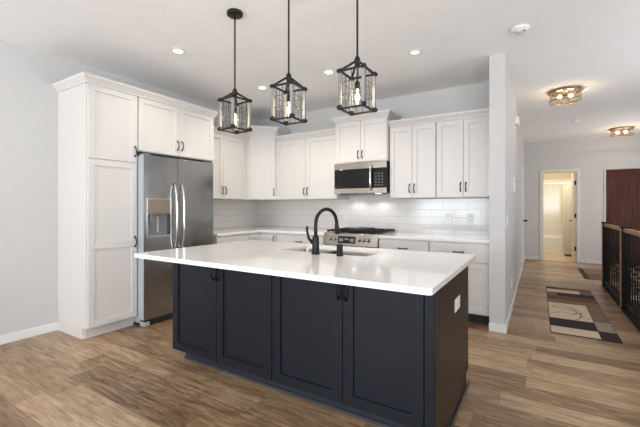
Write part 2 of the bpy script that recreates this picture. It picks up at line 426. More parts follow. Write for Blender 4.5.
# door casings
def casing_y(name, x0, x1, zt, w, m):
    b = MB(); y0, y1 = YE-.018, YE
    b.box(x0-w, x0, y0, y1, 0, zt+w); b.box(x1, x1+w, y0, y1, 0, zt+w); b.box(x0, x1, y0, y1, zt, zt+w)
    # jamb lining
    b.box(x0, x0+.008, YE, YE+.12, 0, zt); b.box(x1-.008, x1, YE, YE+.12, 0, zt); b.box(x0, x1, YE, YE+.12, zt-.008, zt)
    return struct(b.build(name, m, bevel=0.003))
casing_y('trim_2', A0, A1, AZ, 0.065, M['trimhall'])
casing_y('trim_3', B0, B1, BZ, 0.030, M['wall'])
b = MB()
b.box(XC1, XC1+.018, D0-.065, D0, 0, DZ+.065); b.box(XC1, XC1+.018, D1, D1+.065, 0, DZ+.065); b.box(XC1, XC1+.018, D0, D1, DZ, DZ+.065)
struct(b.build('trim_4', M['trim'], bevel=0.003))

# ------------------------------------------------------------------ doors
def hinge_set(parent, x, y, zs, axis='y'):
    for z in zs:
        h = MB(); h.cyl((x, y, z-.045), 0.009, 0.09, 'z', 10); h.box(x-.012, x+.012, y-.003, y+.012, z-.045, z+.045)
        h.build('hinge', M['black'], parent)
def lever(parent, p, out, along, m):
    out = Vector(out); along = Vector(along); p = Vector(p)
    h = MB(); h.tube([p, p+out*.012], 0.028, 16); h.tube([p, p+out*.055], 0.009, 8)
    h.tube([p+out*.052, p+out*.055+along*.06, p+out*.05+along*.11], [.009, .009, .007], 8)
    return h.build('door_handle', m, parent)
# bathroom door, swung open into the bathroom against the right
d1 = bpy.data.objects.new('door_1', None); COL.objects.link(d1); d1.location = (A1-.012, YE+.125, 0); d1.rotation_euler = (0, 0, math.radians(90.5)); struct(d1)
b = MB(); b.box(0.004, 0.64, 0, 0.035, 0.012, AZ-.012)
for z0, z1 in ((0.25, 0.95), (1.12, 1.90)):
    b.box(0.12, 0.53, 0.035, 0.040, z0, z1)
b.build('door_leaf', M['bdoor'], d1, bevel=0.003)
lever(d1, (0.585, 0.035, 0.93), (0, 1, 0), (-1, 0, 0), M['black'])
for z in (0.30, 1.06, 1.82):
    h = MB(); h.cyl((-0.004, -0.006, z-.05), 0.010, 0.10, 'z', 10); h.box(-0.012, 0.004, -0.012, 0.03, z-.05, z+.05); h.build('hinge', M['black'], d1)
# front door, dark red brown slab with sunken panels
d2 = bpy.data.objects.new('door_2', None); COL.objects.link(d2); d2.location = (B0+.012, YE+.03, 0); struct(d2)
b = MB(); W2 = B1-B0-.024
b.box(0, W2, 0.006, 0.045, 0.01, BZ-.012)
b.box(0, W2, 0, .008, 0.01, BZ-.012)
b.build('door_leaf', M['fdoor'], d2, bevel=0.002)
for z in (0.3, 1.06, 1.80):
    h = MB(); h.cyl((-0.003, -0.006, z-.05), 0.010, 0.10, 'z', 10); h.box(-0.011, 0.010, -0.006, 0.002, z-.05, z+.05); h.build('hinge', M['black'], d2)
h = MB(); h.tube([(W2-.07, 0, 1.0), (W2-.07, -.015, 1.0)], .03, 16); h.tube([(W2-.07, -.01, 1.0), (W2-.07, -.05, 1.0)], .011, 8); h.sphere((W2-.07, -.06, 1.0), .027); h.build('door_knob', M['black'], d2)
# closet door in the hall partition
d3 = bpy.data.objects.new('door_3', None); COL.objects.link(d3); d3.location = (XC1-.045, D0+.004, 0); struct(d3)
b = MB(); b.box(0, .035, 0, D1-D0-.008, 0.01, DZ-.006)
for z0, z1 in ((.22, .92), (1.08, 1.88)): b.box(.035, .039, .12, D1-D0-.13, z0, z1)
b.build('door_leaf', M['trim'], d3, bevel=0.003)
h = MB(); y = D1-D0-.09; h.tube([(.035, y, .96), (.05, y, .96)], .03, 16); h.tube([(.045, y, .96), (.085, y, .96)], .01, 8); h.sphere((.10, y, .96), .027); h.build('door_knob', M['black'], d3)

# ------------------------------------------------------------------ cabinetry
def shaker(parent, name, x0, x1, z0, z1, m, rail=0.058, t=0.019, rec=0.011, y=0.0):
    """door or drawer front with raised frame and sunken panel; outer face at y-t"""
    b = MB(); yf = y - t; yp = yf + rec
    def ring(ax, az, yy): return [b.bm.verts.new((x0+ax, yy, z0+az)), b.bm.verts.new((x1-ax, yy, z0+az)), b.bm.verts.new((x1-ax, yy, z1-az)), b.bm.verts.new((x0+ax, yy, z1-az))]
    e = 0.0015
    R = [ring(0, 0, y-.001), ring(0, 0, yf+e), ring(e, e, yf), ring(rail, rail, yf), ring(rail+.002, rail+.002, yp)]
    for a, c in zip(R, R[1:]):
        for i in range(4): j = (i+1) % 4; b._face([a[i], a[j], c[j], c[i]])
    b._face(R[-1]); b._face(list(reversed(R[0])))
    return b.build(name, m, parent)
def slab(parent, name, x0, x1, z0, z1, m, t=0.019):
    return MB().box(x0, x1, -t, -.001, z0, z1).build(name, m, parent, bevel=0.002)
def pull(parent, x, z, vertical=True, L=0.105, y=-0.019, m=None):
    """slim arched pull with flared feet"""
    b = MB(); pts = []; rad = []
    for i in range(13):
        u = i/12*2 - 1
        out = 0.028 * (1 - abs(u)**3.0) + 0.003
        s = u * L/2
        side = 0.0
        pts.append((x+side, y-out, z+s) if vertical else (x+s, y-out, z)); rad.append(0.0052 + 0.0028*abs(u)**2)
    b.tube(pts, rad, 8)
    for u in (-1, 1):
        s = u*L/2
        b.cyl((x, y, z+s) if vertical else (x+s, y, z), 0.008, -0.006, 'y', 10)
    return b.build('handle', m or M['black'], parent)
def crown(parent, path, z, m, name='crown_moulding', prof=None):
    """sweep a crown profile along a plan path; outward is to the right of travel"""
    prof = prof or [(0, -.004), (.012, -.004), (.014, .010), (.022, .018), (.040, .042), (.050, .050), (.052, .070), (0, .070)]
    P = [Vector((a, c)) for a, c in path]; rings = []
    for i, p in enumerate(P):
        def nrm(a, c): d = (c - a).normalized(); return Vector((d.y, -d.x))
        if i == 0: off = nrm(P[0], P[1])
        elif i == len(P)-1: off = nrm(P[-2], P[-1])
        else:
            n1, n2 = nrm(P[i-1], p), nrm(p, P[i+1]); off = (n1 + n2); off = off / max(off.dot(n1), .2)
        rings.append([(p.x + off.x*o, p.y + off.y*o, z + h) for o, h in prof])
    b = MB(); b.loft(rings)
    return b.build(name, m, parent)
G = 0.0024
def door(parent, x0, x1, z0, z1, hside, hz, m=None, name='door', rail=0.058, hl=0.105):
    d = shaker(parent, name, x0+G, x1-G, z0+G, z1-G, m or M['cab'], rail)
    if hside: pull(d, (x1-.03) if hside == 'r' else (x0+.03), hz, True, hl)
    return d
def drawer(parent, x0, x1, z0, z1, m=None):
    d = slab(parent, 'drawer', x0+G, x1-G, z0+G, z1-G, m or M['cab'])
    pull(d, (x0+x1)/2, (z0+z1)/2+.01, False)
    return d

UG = 'white upper cabinets'
BG = 'white base cabinets'
ZU0, ZU1 = 1.38, 2.315
# --- tall pantry (left wall, faces +x) local x -> world +y, local y -> world -x
XF = -3.63
pan = thing('pantry_cabinet', 'tall white pantry cabinet with two stacked doors, left of the refrigerator', 'cabinet', (XF, 1.70, 0), PI/2)
dp = XF - XL - .002
b = MB(); wq = 0.49
b.prism_x([(0.0, 0.105), (0.07, 0.105), (0.07, 0.0), (dp, 0.0), (dp, 2.44), (0.0, 2.44)], -.008, .012)   # finished side with notch
b.box(.012, wq, 0, dp, .105, 2.44)
b.build('body', M['cab'], pan)
MB().box(.012, wq, .06, dp-.01, 0, .105).build('toe_kick', M['cab'], pan)
door(pan, .0, .485, 1.728, 2.44, 'r', 1.845)
dl = shaker(pan, 'door', 0+G, .485-G, .112, 1.722, M['cab'])
MB().box(.058, .427, -.019, -.010, .855, .915).build('mid_rail', M['cab'], dl)
pull(dl, .455, .90, True)
crown(pan, [(-.008, dp), (-.008, -.019), (wq+.003, -.019)], 2.44, M['cab'])
# --- cabinet over the refrigerator
foc = thing('over_refrigerator_cabinet', 'white two door cabinet directly above the refrigerator', 'cabinet', (XF, 2.195, 0), PI/2)
b = MB(); b.box(0, 1.035, 0, dp, 1.86, 2.44); b.box(1.020, 1.035, 0, dp, 0, 1.86); b.build('body', M['cab'], foc)
MB().box(.0, 1.02, .003, dp, 1.835, 1.859).build('filler_strip', M['kick'], foc)
door(foc, .005, .507, 1.865, 2.44, 'r', 1.985)
door(foc, .507, 1.03, 1.865, 2.44, 'l', 1.985)
crown(foc, [(0.0, -.019), (1.035, -.019), (1.035, dp)], 2.44, M['cab'])

# --- left wall upper
XU = -3.87; du = XU - XL - .002
lu = thing('wall_cabinet', 'white two door upper cabinet on the left wall, between refrigerator and corner cabinet', 'cabinet', (XU, 3.235, ZU0), PI/2, UG)
H = ZU1 - ZU0
b = MB(); b.box(0, .895, 0, du, 0, H); b.build('body', M['cab'], lu)
MB().box(.003, .892, .003, du, -.004, 0).build('underside', M['cabin'], lu)
door(lu, .0, .385, 0.003, H-.02, 'r', .12); door(lu, .385, .81, 0.003, H-.02, 'l', .12)
crown(lu, [(0, -.003), (.895, -.003)], H-.004, M['cab'])
# --- diagonal corner upper
yL, xB, YU = 4.13, -3.54, 4.45
dg = math.atan2(YU - yL, xB - XU); dl_ = math.hypot(YU-yL, xB-XU)
cu = thing('corner_cabinet', 'taller white diagonal corner upper cabinet with a single door', 'cabinet', (XU, yL, ZU0), dg, UG)
H2 = 2.465 - ZU0
poly = [(XU, yL), (xB, YU), (xB, YB-.002), (XL+.002, YB-.002), (XL+.002, yL)]
MB().prism(poly, ZU0, ZU0+H2).build('body', M['cab'], cu, world=True)
MB().prism([(x*.998-.005, y) for x, y in poly], ZU0-.004, ZU0).build('underside', M['cabin'], cu, world=True)
door(cu, .022, dl_-.022, .003, H2-.02, 'r', .12)
inv = world_of(cu).inverted()
pl = [inv @ Vector((x, y, 0)) for x, y in ((XL+.05, yL), (XU, yL), (xB, YU), (xB, YB-.05))]
crown(cu, [(q.x, q.y) for q in pl], H2-.004, M['cab'])
# --- back wall uppers (face -y)
def upper(x0, x1, yf, z0, z1, split, label, crown_path=True, name='wall_cabinet', ret=False, hz=.12):
    c = thing(name, label, 'cabinet', (x0, yf, z0), 0, UG)
    Wd = x1-x0; Hh = z1-z0; dd = YB - yf - .002
    MB().box(0, Wd, 0, dd, 0, Hh).build('body', M['cab'], c)
    MB().box(.003, Wd-.003, .003, dd, -.004, 0).build('underside', M['cabin'], c)
    door(c, .004, split-x0, .003, Hh-.02, 'r', hz); door(c, split-x0, Wd-.004, .003, Hh-.02, 'l', hz)
    if ret: crown(c, [(0, dd), (0, -.003), (Wd, -.003), (Wd, dd)], Hh-.004, M['cab'])
    elif crown_path: crown(c, [(-.0025, -.003), (Wd+.0015, -.003)], Hh-.004, M['cab'])
    return c
upper(-3.538, -2.432, YU, ZU0, ZU1, -2.97, 'white two door upper cabinet between the corner cabinet and the microwave')
upper(-2.430, -1.660, 4.38, 1.872, 2.448, -2.040, 'short raised white two door cabinet directly above the microwave', ret=True, name='microwave_cabinet', hz=.10)
upper(-1.655, -1.060, YU, ZU0, ZU1, -1.356, 'white two door upper cabinet just right of the microwave')
upper(-1.056, XC0-.004, YU, ZU0, ZU1, -0.745, 'rightmost white two door upper cabinet, against the partition wall')

# --- base cabinets
ZB, ZTK = 0.880, 0.11
def base(label, loc, rot, Wd, dd, fronts, name='base_cabinet', left_end=True):
    c = thing(name, label, 'cabinet', loc, rot, BG)
    b = MB(); b.box(0, Wd, 0, dd, ZTK, ZB); b.build('body', M['cab'], c)
    MB().box(0, Wd, .07, dd-.01, 0, ZTK).build('toe_kick', M['kick'], c)
    for f in fronts:
        if f[0] == 'drawer': drawer(c, f[1], f[2], f[3], f[4])
        elif f[0] == 'door': door(c, f[1], f[2], f[3], f[4], f[5], f[4]-.09)
        else: slab(c, 'filler_panel', f[1], f[2], f[3], f[4], M['cab'])
    return c
YF = 4.115; db = YB - YF - .002
XG = -3.585
base('white base cabinet with one drawer, between refrigerator and corner', (XG, 3.235, 0), PI/2, .60, XG-XL-.002,
     [('drawer', .005, .598, .665, .862), ('door', .005, .30, .115, .66, 'r'), ('door', .30, .598, .115, .66, 'l')])
# corner base: L-shaped carcass with two narrow fronts meeting at the inner corner
cb = thing('corner_base_cabinet', 'white L-shaped corner base cabinet under the corner of the counter', 'cabinet', (XG, YF, 0), 0, BG)
poly = [(XG, 3.838), (XG, YF), (-3.275, YF), (-3.275, YB-.002), (XL+.002, YB-.002), (XL+.002, 3.838)]
MB().prism(poly, ZTK, ZB).build('body', M['cab'], cb, world=True)
poly = [(XG-.07, 3.838), (XG-.07, YF+.07), (-3.275, YF+.07), (-3.275, YB-.012), (XL+.012, YB-.012), (XL+.012, 3.838)]
MB().prism(poly, 0, ZTK).build('toe_kick', M['kick'], cb, world=True)
door(cb, .022, .308, .115, .862, 'r', .79, hl=.09)
e = MB(); 
dd_ = shaker(cb, 'door', .0, .255, .115+G, .862-G, M['cab'], rail=.05)
dd_.rotation_euler = (0, 0, PI/2); dd_.location = (0, -.275, 0)
base('white drawer base cabinet between the corner and the gas range', (-3.272, YF, 0), 0, .815, db,
     [('drawer', .003, .812, .665, .862), ('door', .003, .41, .115, .66, 'r'), ('door', .41, .812, .115, .66, 'l')])
base('white drawer base cabinet just right of the gas range', (-1.672, YF, 0), 0, .612, db,
     [('drawer', .004, .610, .665, .862), ('door', .004, .307, .115, .66, 'r'), ('door', .307, .610, .115, .66, 'l')])
base('rightmost white base cabinet, against the partition wall', (-1.056, YF, 0), 0, XC0-.004+1.056, db,
     [('drawer', .002, .628, .665, .862), ('door', .002, .628, .115, .66, 'l')])

# --- countertops along the walls
t = thing('countertop', 'white L-shaped quartz counter running around the kitchen corner', 'countertop', (XL, YB, ZB+.001))
yo = YF-.028; xo = XG+.028
poly = [(XL+.002, 3.235), (xo, 3.235), (xo, yo), (-2.454, yo), (-2.454, YB-.014), (XL+.002, YB-.014)]
MB().prism(poly, ZB+.001, .915).build('slab', M['quartz'], t, bevel=.003, world=True)
t = thing('countertop', 'short straight white quartz counter between the range and the partition wall', 'countertop', (-1.06, YB, ZB+.001))
MB().box(-1.672, XC0-.002, yo, YB-.014, ZB+.001, .915).build('slab', M['quartz'], t, bevel=.003, world=True)

# --- backsplash tiles
t = thing('backsplash', 'glossy white subway tile backsplash on the two kitchen walls', 'backsplash', (XL, YB, .916))
MB().box(XL+.012, XC0-.002, YB-.012, YB-.0005, .916, ZU0-.006).build('back_tiles', M['tile_b'], t, world=True)
MB().box(XL+.0005, XL+.012, 3.236, YB-.012, .916, ZU0-.006).build('left_tiles', M['tile_l'], t, world=True)
MB().box(-2.429, -1.673, YB-.012, YB-.0005, ZU0-.006, 1.864).build('back_tiles', M['tile_b'], t, world=True)

def outlet(loc, rot, label, Wd=.072, Hh=.115, horiz=False, dark=False, cat='outlet'):
    o = thing('outlet', label, cat, loc, rot, None)
    MB().box(-Wd/2, Wd/2, -.006, 0, -Hh/2, Hh/2).build('cover_plate', M['plastic'], o, bevel=.002)
    for s in (-1, 1):
        px, pz = (s*Wd*.22, 0) if horiz else (0, s*Hh*.2)
        q = MB(); q.box(px-.014, px+.014, -.008, -.006, pz-.014, pz+.014); r = q.build('socket', M['plastic'], o, bevel=.003)
        for k in (-1, 1): pass
        q = MB(); q.box(px-.007, px-.004, -.0086, -.008, pz-.006, pz+.006); q.box(px+.004, px+.007, -.0086, -.008, pz-.006, pz+.006); q.build('slots', M['panelb'], r)
    return o
outlet((-.985, YB-.012, 1.12), 0, 'white wall outlet on the backsplash, the left of the two right of the range')
outlet((-.718, YB-.012, 1.12), 0, 'white wall outlet on the backsplash, nearest the partition wall')

# ------------------------------------------------------------------ refrigerator
fy0, fy1, fsp, fz = 2.190, 3.120, 2.597, 1.812
XD = -3.50     # door front
fr = thing('refrigerator', 'stainless steel side by side refrigerator with ice and water dispenser', 'refrigerator', (-3.60, 2.65, 0))
MB().box(XL+.03, -3.595, fy0+.004, fy1-.004, .03, fz-.012).build('body', M['side'], fr, bevel=.006, world=True)
# freezer door with dispenser recess
def fridge_door(y0, y1, hole=None):
    b = MB(); x0, x1 = -3.588, XD
    if hole is None:
        b.box(x0, x1, y0, y1, .075, fz)
    else:
        a, c, d, e_ = hole
        b.box(x0, x1, y0, a, .075, fz); b.box(x0, x1, c, y1, .075, fz)
        b.box(x0, x1, a, c, .075, d); b.box(x0, x1, a, c, e_, fz)
        b.box(x0, x1-.06, a, c, d, e_)
    bmesh.ops.remove_doubles(b.bm, verts=b.bm.verts, dist=1e-5)
    return b
hole = (2.232, 2.500, .950, 1.345)
dL = fridge_door(fy0, fsp-.003, hole).build('freezer_door', M['fridge'], fr, world=True)
dR = fridge_door(fsp+.003, fy1).build('refrigerator_door', M['fridge'], fr, bevel=.008, world=True)
MB().box(-3.588, XD-.006, fy0-.003, fy0, .078, fz-.003).build('door_edge', M['side'], dL, world=True)
def fr_handle(parent, y, sgn):
    b = MB(); pts = []; rad = []
    for i in range(17):
        u = i/16*2-1
        out = .052*(1-abs(u)**4)+.004
        pts.append((XD+out, y - sgn*.012*(1-u*u) , 1.15+u*.385)); rad.append(.0105+.002*(1-abs(u)))
    b.tube(pts, rad, 10)
    return b.build('handle', M['chrome'], parent, world=True)
fr_handle(dL, 2.546, 0); fr_handle(dR, 2.642, 0)
di = MB(); a, c, d, e_ = hole
fw = .010
for (y0, y1, z0, z1) in ((a-fw, a, d-fw, e_+fw), (c, c+fw, d-fw, e_+fw), (a, c, e_, e_+fw), (a, c, d-fw, d)): di.box(XD-.01, XD+.006, y0, y1, z0, z1)
dio = di.build('dispenser_frame', M['steel'], dL, world=True)
MB().box(XD-.02, XD+.003, a, c, 1.19, e_).build('control_panel', M['disptop'], dL, world=True)
MB().box(XD-.0598, XD-.058, a, c, d, 1.19).build('dispenser_cavity', M['disp'], dL, world=True)
b = MB(); b.cyl((XD-.028, 2.285, 1.14), .022, .05, 'z', 14); b.box(XD-.055, XD-.01, 2.26, 2.31, 1.10, 1.14); b.build('ice_chute', M['disp'], dL, world=True)
MB().box(XD-.055, XD-.035, 2.355, 2.385, .99, 1.16).build('dispenser_lever', M['chrome'], dL, world=True)
MB().box(XD-.058, XD+.002, a+.01, c-.01, d, d+.010).build('drip_tray', M['steel'], dL, world=True)
MB().box(-3.60, XD-.03, fy0+.03, fy1-.03, .015, .072).build('base_grille', M['kick'], fr, world=True)
for y in (fy0+.05, fy1-.05):
    MB().box(-3.60, XD-.02, y-.035, y+.03, .0, .045).build('foot', M['side'], fr, world=True, bevel=.006)
for y in (fy0+.05, fy1-.05):
    MB().box(-3.62, XD-.02, y-.035, y+.035, fz, fz+.018).build('hinge_cover', M['disp'], fr, world=True, bevel=.004)

# ------------------------------------------------------------------ microwave
mx0, mx1, my, mz0, mz1 = -2.428, -1.664, 4.365, 1.445, 1.866
mw = thing('microwave', 'stainless steel microwave with black glass window, mounted over the range', 'microwave', ((mx0+mx1)/2, YB, mz0))
MB().box(mx0, mx1, my, YB-.014, mz0+.004, mz1).build('body', M['panelb'], mw, world=True, bevel=.003)
yf = my - .028
MB().box(mx0, mx1, yf, my, 1.775, mz1-.004).build('vent_band', M['steelh'], mw, world=True, bevel=.003)
mb = MB(); mb.box(mx0, mx1, yf, my, mz0, 1.515).build('lower_band', M['steelh'], mw, world=True, bevel=.003)
MB().box(mx0, -1.868, yf+.003, my, 1.516, 1.774).build('door_window', M['glassb'], mw, world=True, bevel=.002)
cp = MB().box(-1.864, mx1-.004, yf+.003, my, 1.516, 1.774).build('control_panel', M['panelb'], mw, world=True, bevel=.002)
kb = MB()
for r in range(5):
    for q in range(3): kb.box(-1.825+q*.045, -1.797+q*.045, yf+.001, yf+.003, 1.54+r*.038, 1.562+r*.038)
kb.build('keypad', M['pewter'], cp, world=True)
b = MB(); pts = [(-1.868, yf-.002-.038*(1-abs(i/10-1)**4), 1.655+(i/10-1)*.165) for i in range(21)]
b.tube(pts, .0155, 12); b.build('handle', M['chrome'], mw, world=True)
for x in (-2.24, -1.87):
    MB().box(x-.035, x+.035, my+.20, my+.235, mz0+.002, mz0+.0036).build('cooktop_light', M['mwled'], mw, world=True)
    l = lamp('cooktop_spot', 'SPOT', (x, my+.217, mz0-.008), 3, (1, .97, .93), (0, 0, 0), spot_size=2.4, spot_blend=.6, shadow_soft_size=.006)
MB().box(mx0+.05, mx0+.30, my+.05, my+.10, mz0-.012, mz0+.004).build('vent_filter', M['pewter'], mw, world=True)

# ------------------------------------------------------------------ gas range
rx0, rx1, ry = -2.448, -1.674, 4.095
rg = thing('gas_range', 'stainless steel slide-in gas range with five knobs and black grates', 'stove', ((rx0+rx1)/2, YB, 0))
MB().box(rx0, rx1, ry+.02, YB-.016, .06, .905).build('body', M['panelb'], rg, world=True)
MB().box(rx0-.002, rx1+.002, ry+.01, YB-.016, .905, .922).build('cooktop', M['steelh'], rg, world=True, bevel=.003)
# tilted control panel
pp = [(ry-.035, .765), (ry+.02, .765), (ry+.02, .915), (ry-.005, .915)]
MB().prism_x(pp, rx0, rx1).build('control_panel', M['steelh'], rg, world=True, bevel=.003)
sl = Vector((0, .03, .15)).normalized(); nn = Vector((0, -sl.z, sl.y))
cpn = lambda x, u: Vector((x, ry-.035, .765)) + sl*u
for x in (-2.34, -2.275, -1.925, -1.862, -1.798):
    p = cpn(x, .083)
    k = MB(); k.tube([p, p+nn*.008, p+nn*.010], [.029, .029, .024], 18); k.tube([p+nn*.009, p+nn*.034, p+nn*.036], [.021, .018, .016], 16)
    k.build('knob', M['steelh'], rg, world=True)
p = cpn(-2.10, .075)
dsp = MB().box(-.125, .125, -.005, .0, -.045, .045).build('display', M['glassb'], rg)
dsp; dsp.rotation_euler = (math.atan2(.03, .15)*-1, 0, 0); dsp.location = Vector(p) - Vector(rg.location) + nn*.001
q = MB().box(-.03, .03, -.0062, -.005, -.004, .022); q.build('clock_digits', M['lcd'], dsp)
for sg in (-1, 1): MB().box(sg*.078-.030, sg*.078+.030, -.0058, -.005, -.024, .018).build('touch_keys', M['disp'], dsp)
b = MB(); b.box(rx0+.004, rx1-.004, ry-.02, ry+.02, .20, .755); od = b.build('oven_door', M['steelh'], rg, world=True, bevel=.004)
MB().box(rx0+.10, rx1-.10, ry-.0215, ry-.02, .33, .62).build('oven_window', M['glassb'], od, world=True)
b = MB(); b.tube([(rx0+.05, ry-.07, .715), (rx1-.05, ry-.07, .715)], .012, 10)
for x in (rx0+.08, rx1-.08): b.tube([(x, ry-.02, .715), (x, ry-.07, .715)], .009, 8)
b.build('handle', M['chrome'], od, world=True)
MB().box(rx0+.004, rx1-.004, ry-.015, ry+.02, .065, .19).build('drawer', M['steelh'], rg, world=True, bevel=.004)
for x in (rx0+.06, rx1-.06):
    MB().box(x-.02, x+.02, ry+.06, ry+.10, 0, .062).build('foot', M['panelb'], rg, world=True)
    MB().box(x-.02, x+.02, YB-.10, YB-.06, 0, .062).build('foot', M['panelb'], rg, world=True)
# burners and grates
for x in (-2.31, -2.063, -1.815):
    for y in ((4.26, 4.58) if x != -2.063 else (4.42,)):
        q = MB(); q.cyl((x, y, .922), .05, .012, 'z', 20); q.cyl((x, y, .934), .036, .010, 'z', 20); q.build('burner', M['iron'], rg, world=True)
for k in range(3):
    gx0 = rx0+.010+k*.252; gx1 = gx0+.248
    g = MB(); z0, z1 = .944, .958; y0, y1 = ry+.05, YB-.05
    for x in (gx0, gx1-.014): g.box(x, x+.014, y0, y1, z0-.008, z1)
    for y in (y0, (y0+y1)/2-.007, y1-.014): g.box(gx0, gx1, y, y+.014, z0-.008, z1)
    if k != 1:
        for y in (y0+.16, y1-.16): g.box(gx0, gx0+.085, y-.006, y+.006, z0, z1); g.box(gx1-.085, gx1, y-.006, y+.006, z0, z1)
        for y in (y0+.16, y1-.16):
            g.box((gx0+gx1)/2-.006, (gx0+gx1)/2+.006, y-.12, y-.035, z0, z1); g.box((gx0+gx1)/2-.006, (gx0+gx1)/2+.006, y+.035, y+.12, z0, z1)
    for x in (gx0+.01, gx1-.01):
        for y in (y0+.02, y1-.02): g.box(x-.007, x+.007, y-.007, y+.007, .922, z0)
    g.build('grate', M['iron'], rg, world=True, bevel=.002)
MB().box(rx0+.268, rx0+.486, ry+.10, YB-.10, .958, .972).build('griddle', M['iron'], rg, world=True, bevel=.004)

# ------------------------------------------------------------------ island
IY = 1.862     # carcass front; doors reach 1.841
IYb = 2.735
ix = (-2.549, -2.036, -1.509, -1.503, -0.976, -0.500, -0.426)
N = M['navy']
def island_unit(label, x0, x1, split, dend, right_stile=0.0):
    c = thing('island_cabinet', label, 'cabinet', (x0, IY, 0), 0, 'navy island cabinets')
    Wd = x1-x0; dd = IYb-IY
    b = MB()
    if True:     # open-topped carcass, leaving room for the sink
        for q_ in ((0, .018, 0, dd-.02), (Wd-.018, Wd, 0, dd-.02), (.018, Wd-.018, 0, .018), (.018, Wd-.018, dd-.038, dd-.02)): b.box(*q_, .10, .884)
        b.box(.018, Wd-.018, .018, dd-.038, .10, .118)
    b.build('body', N, c)
    MB().box(.04 if x0 < -2 else 0, Wd, .075, dd-.09, 0, .10).build('toe_kick', M['kick'], c)
    MB().box(.04 if x0 < -2 else 0, Wd, .062, .075, 0, .018).build('shoe_strip', M['shoe'], c)
    for (a, q, s) in ((0, split-x0, 'r'), (split-x0, dend-x0, 'l')):
        d = shaker(c, 'door', a+G, q-G, .104, .878, N, .066, .021)
        pull(d, (q-.024) if s == 'r' else (a+.024), .770, True, .10, -.021)
    # plain doors on the kitchen side
    for (a, q) in ((0.0, Wd/2), (Wd/2, Wd)):
        d = shaker(c, 'door', -q+G, -a-G, .104, .878, N, .066, .019)
        d.rotation_euler = (0, 0, PI); d.location = (0, dd-.02, 0)
    return c, Wd, dd
island_unit('left navy island cabinet with two shaker doors, nearest the refrigerator', ix[0], -1.5065, ix[1], ix[2])
cR, Wd, dd = island_unit('right navy island cabinet with two shaker doors, below the sink', -1.5055, -0.447, ix[4], ix[5])
MB().box(ix[5]+.002+1.5055, -.447+1.5055, -.021, -.001, .104, .878).build('end_stile', N, cR, bevel=.002)
# brown end panel
b = MB(); t = thing('island_end_panel', 'dark brown panel closing the right end of the island', 'panel', (-.436, IY, 0))
b.prism_x([(IY-.021, 0.0), (IYb-.075, 0.0), (IYb-.075, .10), (IYb, .10), (IYb, .884), (IY-.021, .884)], -.446, -.426)
b.build('panel', M['brown'], t, world=True)
MB().box(-.4258, -.412, IY-.021, IYb-.005, 0, .016).build('shoe_moulding', M['shoe'], t, world=True, bevel=.004)
o = outlet((-.426, 2.315, .665), PI/2, 'white horizontal outlet on the brown end panel of the island', .145, .078, True)
# counter with sink opening
it = thing('island_countertop', 'large white quartz countertop on the navy island', 'countertop', (-1.49, 2.16, .885))
SX0, SX1, SY0, SY1 = -1.80, -1.02, 2.29, 2.69
slab_with_holes('slab', rounded(-2.585, -.383, 1.530, 2.800, .022), [rounded(SX0, SX1, SY0, SY1, .03)], .885, .915, M['quartz'], it)
# sink
sk = thing('sink', 'undermount brown-grey metal sink set in the island counter', 'sink', ((SX0+SX1)/2, (SY0+SY1)/2, .884))
b = MB(); o1 = rounded(SX0-.02, SX1+.02, SY0-.02, SY1+.02, .04); i1 = rounded(SX0-.003, SX1+.003, SY0-.003, SY1+.003, .032); i2 = rounded(SX0+.012, SX1-.012, SY0+.012, SY1-.012, .05)
zb = .68
rings = [[(x, y, .8845) for x, y in o1], [(x, y, .8845) for x, y in i1], [(x, y, zb+.02) for x, y in i2], [(x*.985+(SX0+SX1)/2*.015, y*.96+(SY0+SY1)/2*.04, zb) for x, y in i2]]
b.loft(rings, caps=False, smooth=False)
b._face(b.bm.verts[-len(i2):])
M['sink'] = steel_mat('sink_steel', (0.50, 0.42, 0.34), .3, 'x')
b.build('basin', M['sink'], sk, world=True)
q = MB(); q.cyl(((SX0+SX1)/2, (SY0+SY1)/2, zb), .045, .004, 'z', 20); q.build('drain', M['black'], sk, world=True)
# faucet
fx, fyy = -1.398, 2.215
fa = thing('faucet', 'matte black gooseneck pull-down faucet behind the island sink', 'faucet', (fx, fyy, .915))
b = MB(); b.lathe((0, 0, 0), [(.001, 0), (.032, 0), (.032, .008), (.027, .014), (.026, .10), (.024, .125), (.015, .140), (.001, .141)], 20); b.build('body', M['black'], fa)
dirv = Vector((.075, .285, 0)).normalized(); R_ = .112
pts = [Vector((0, 0, .12)), Vector((0, 0, .19)), Vector((0, 0, .220))]
for i in range(1, 15):
    a = PI - i/14*PI*1.02
    pts.append(dirv*(R_ + R_*math.cos(a)) + Vector((0, 0, .220 + R_*math.sin(a))))
MBt = MB(); MBt.tube(pts, .0135, 12); MBt.build('spout', M['black'], fa)
e0 = pts[-1]; b = MB(); dn = Vector((.05, .12, -1)).normalized()
b.tube([e0 + Vector((0, 0, .02)), e0, e0+dn*.015, e0+dn*.065, e0+dn*.075], [.0145, .015, .018, .021, .019], 14); b.build('spray_head', M['black'], fa)
b = MB(); b.tube([(-.01, 0, .085), (-.035, .0, .088)], [.016, .016], 12); b.tube([(-.030, 0, .085), (-.055, -.01, .115), (-.066, -.015, .17), (-.066, -.015, .205)], [.012, .011, .009, .010], 10)
b.build('handle', M['black'], fa)
sd = thing('soap_dispenser', 'small matte black cylinder beside the faucet on the island counter', 'soap dispenser', (-1.200, 2.222, .915))
b = MB(); b.lathe((0, 0, 0), [(.001, 0), (.025, 0), (.025, .004), (.0225, .006), (.0225, .078), (.020, .084), (.001, .085)], 20); b.build('cap', M['black'], sd)

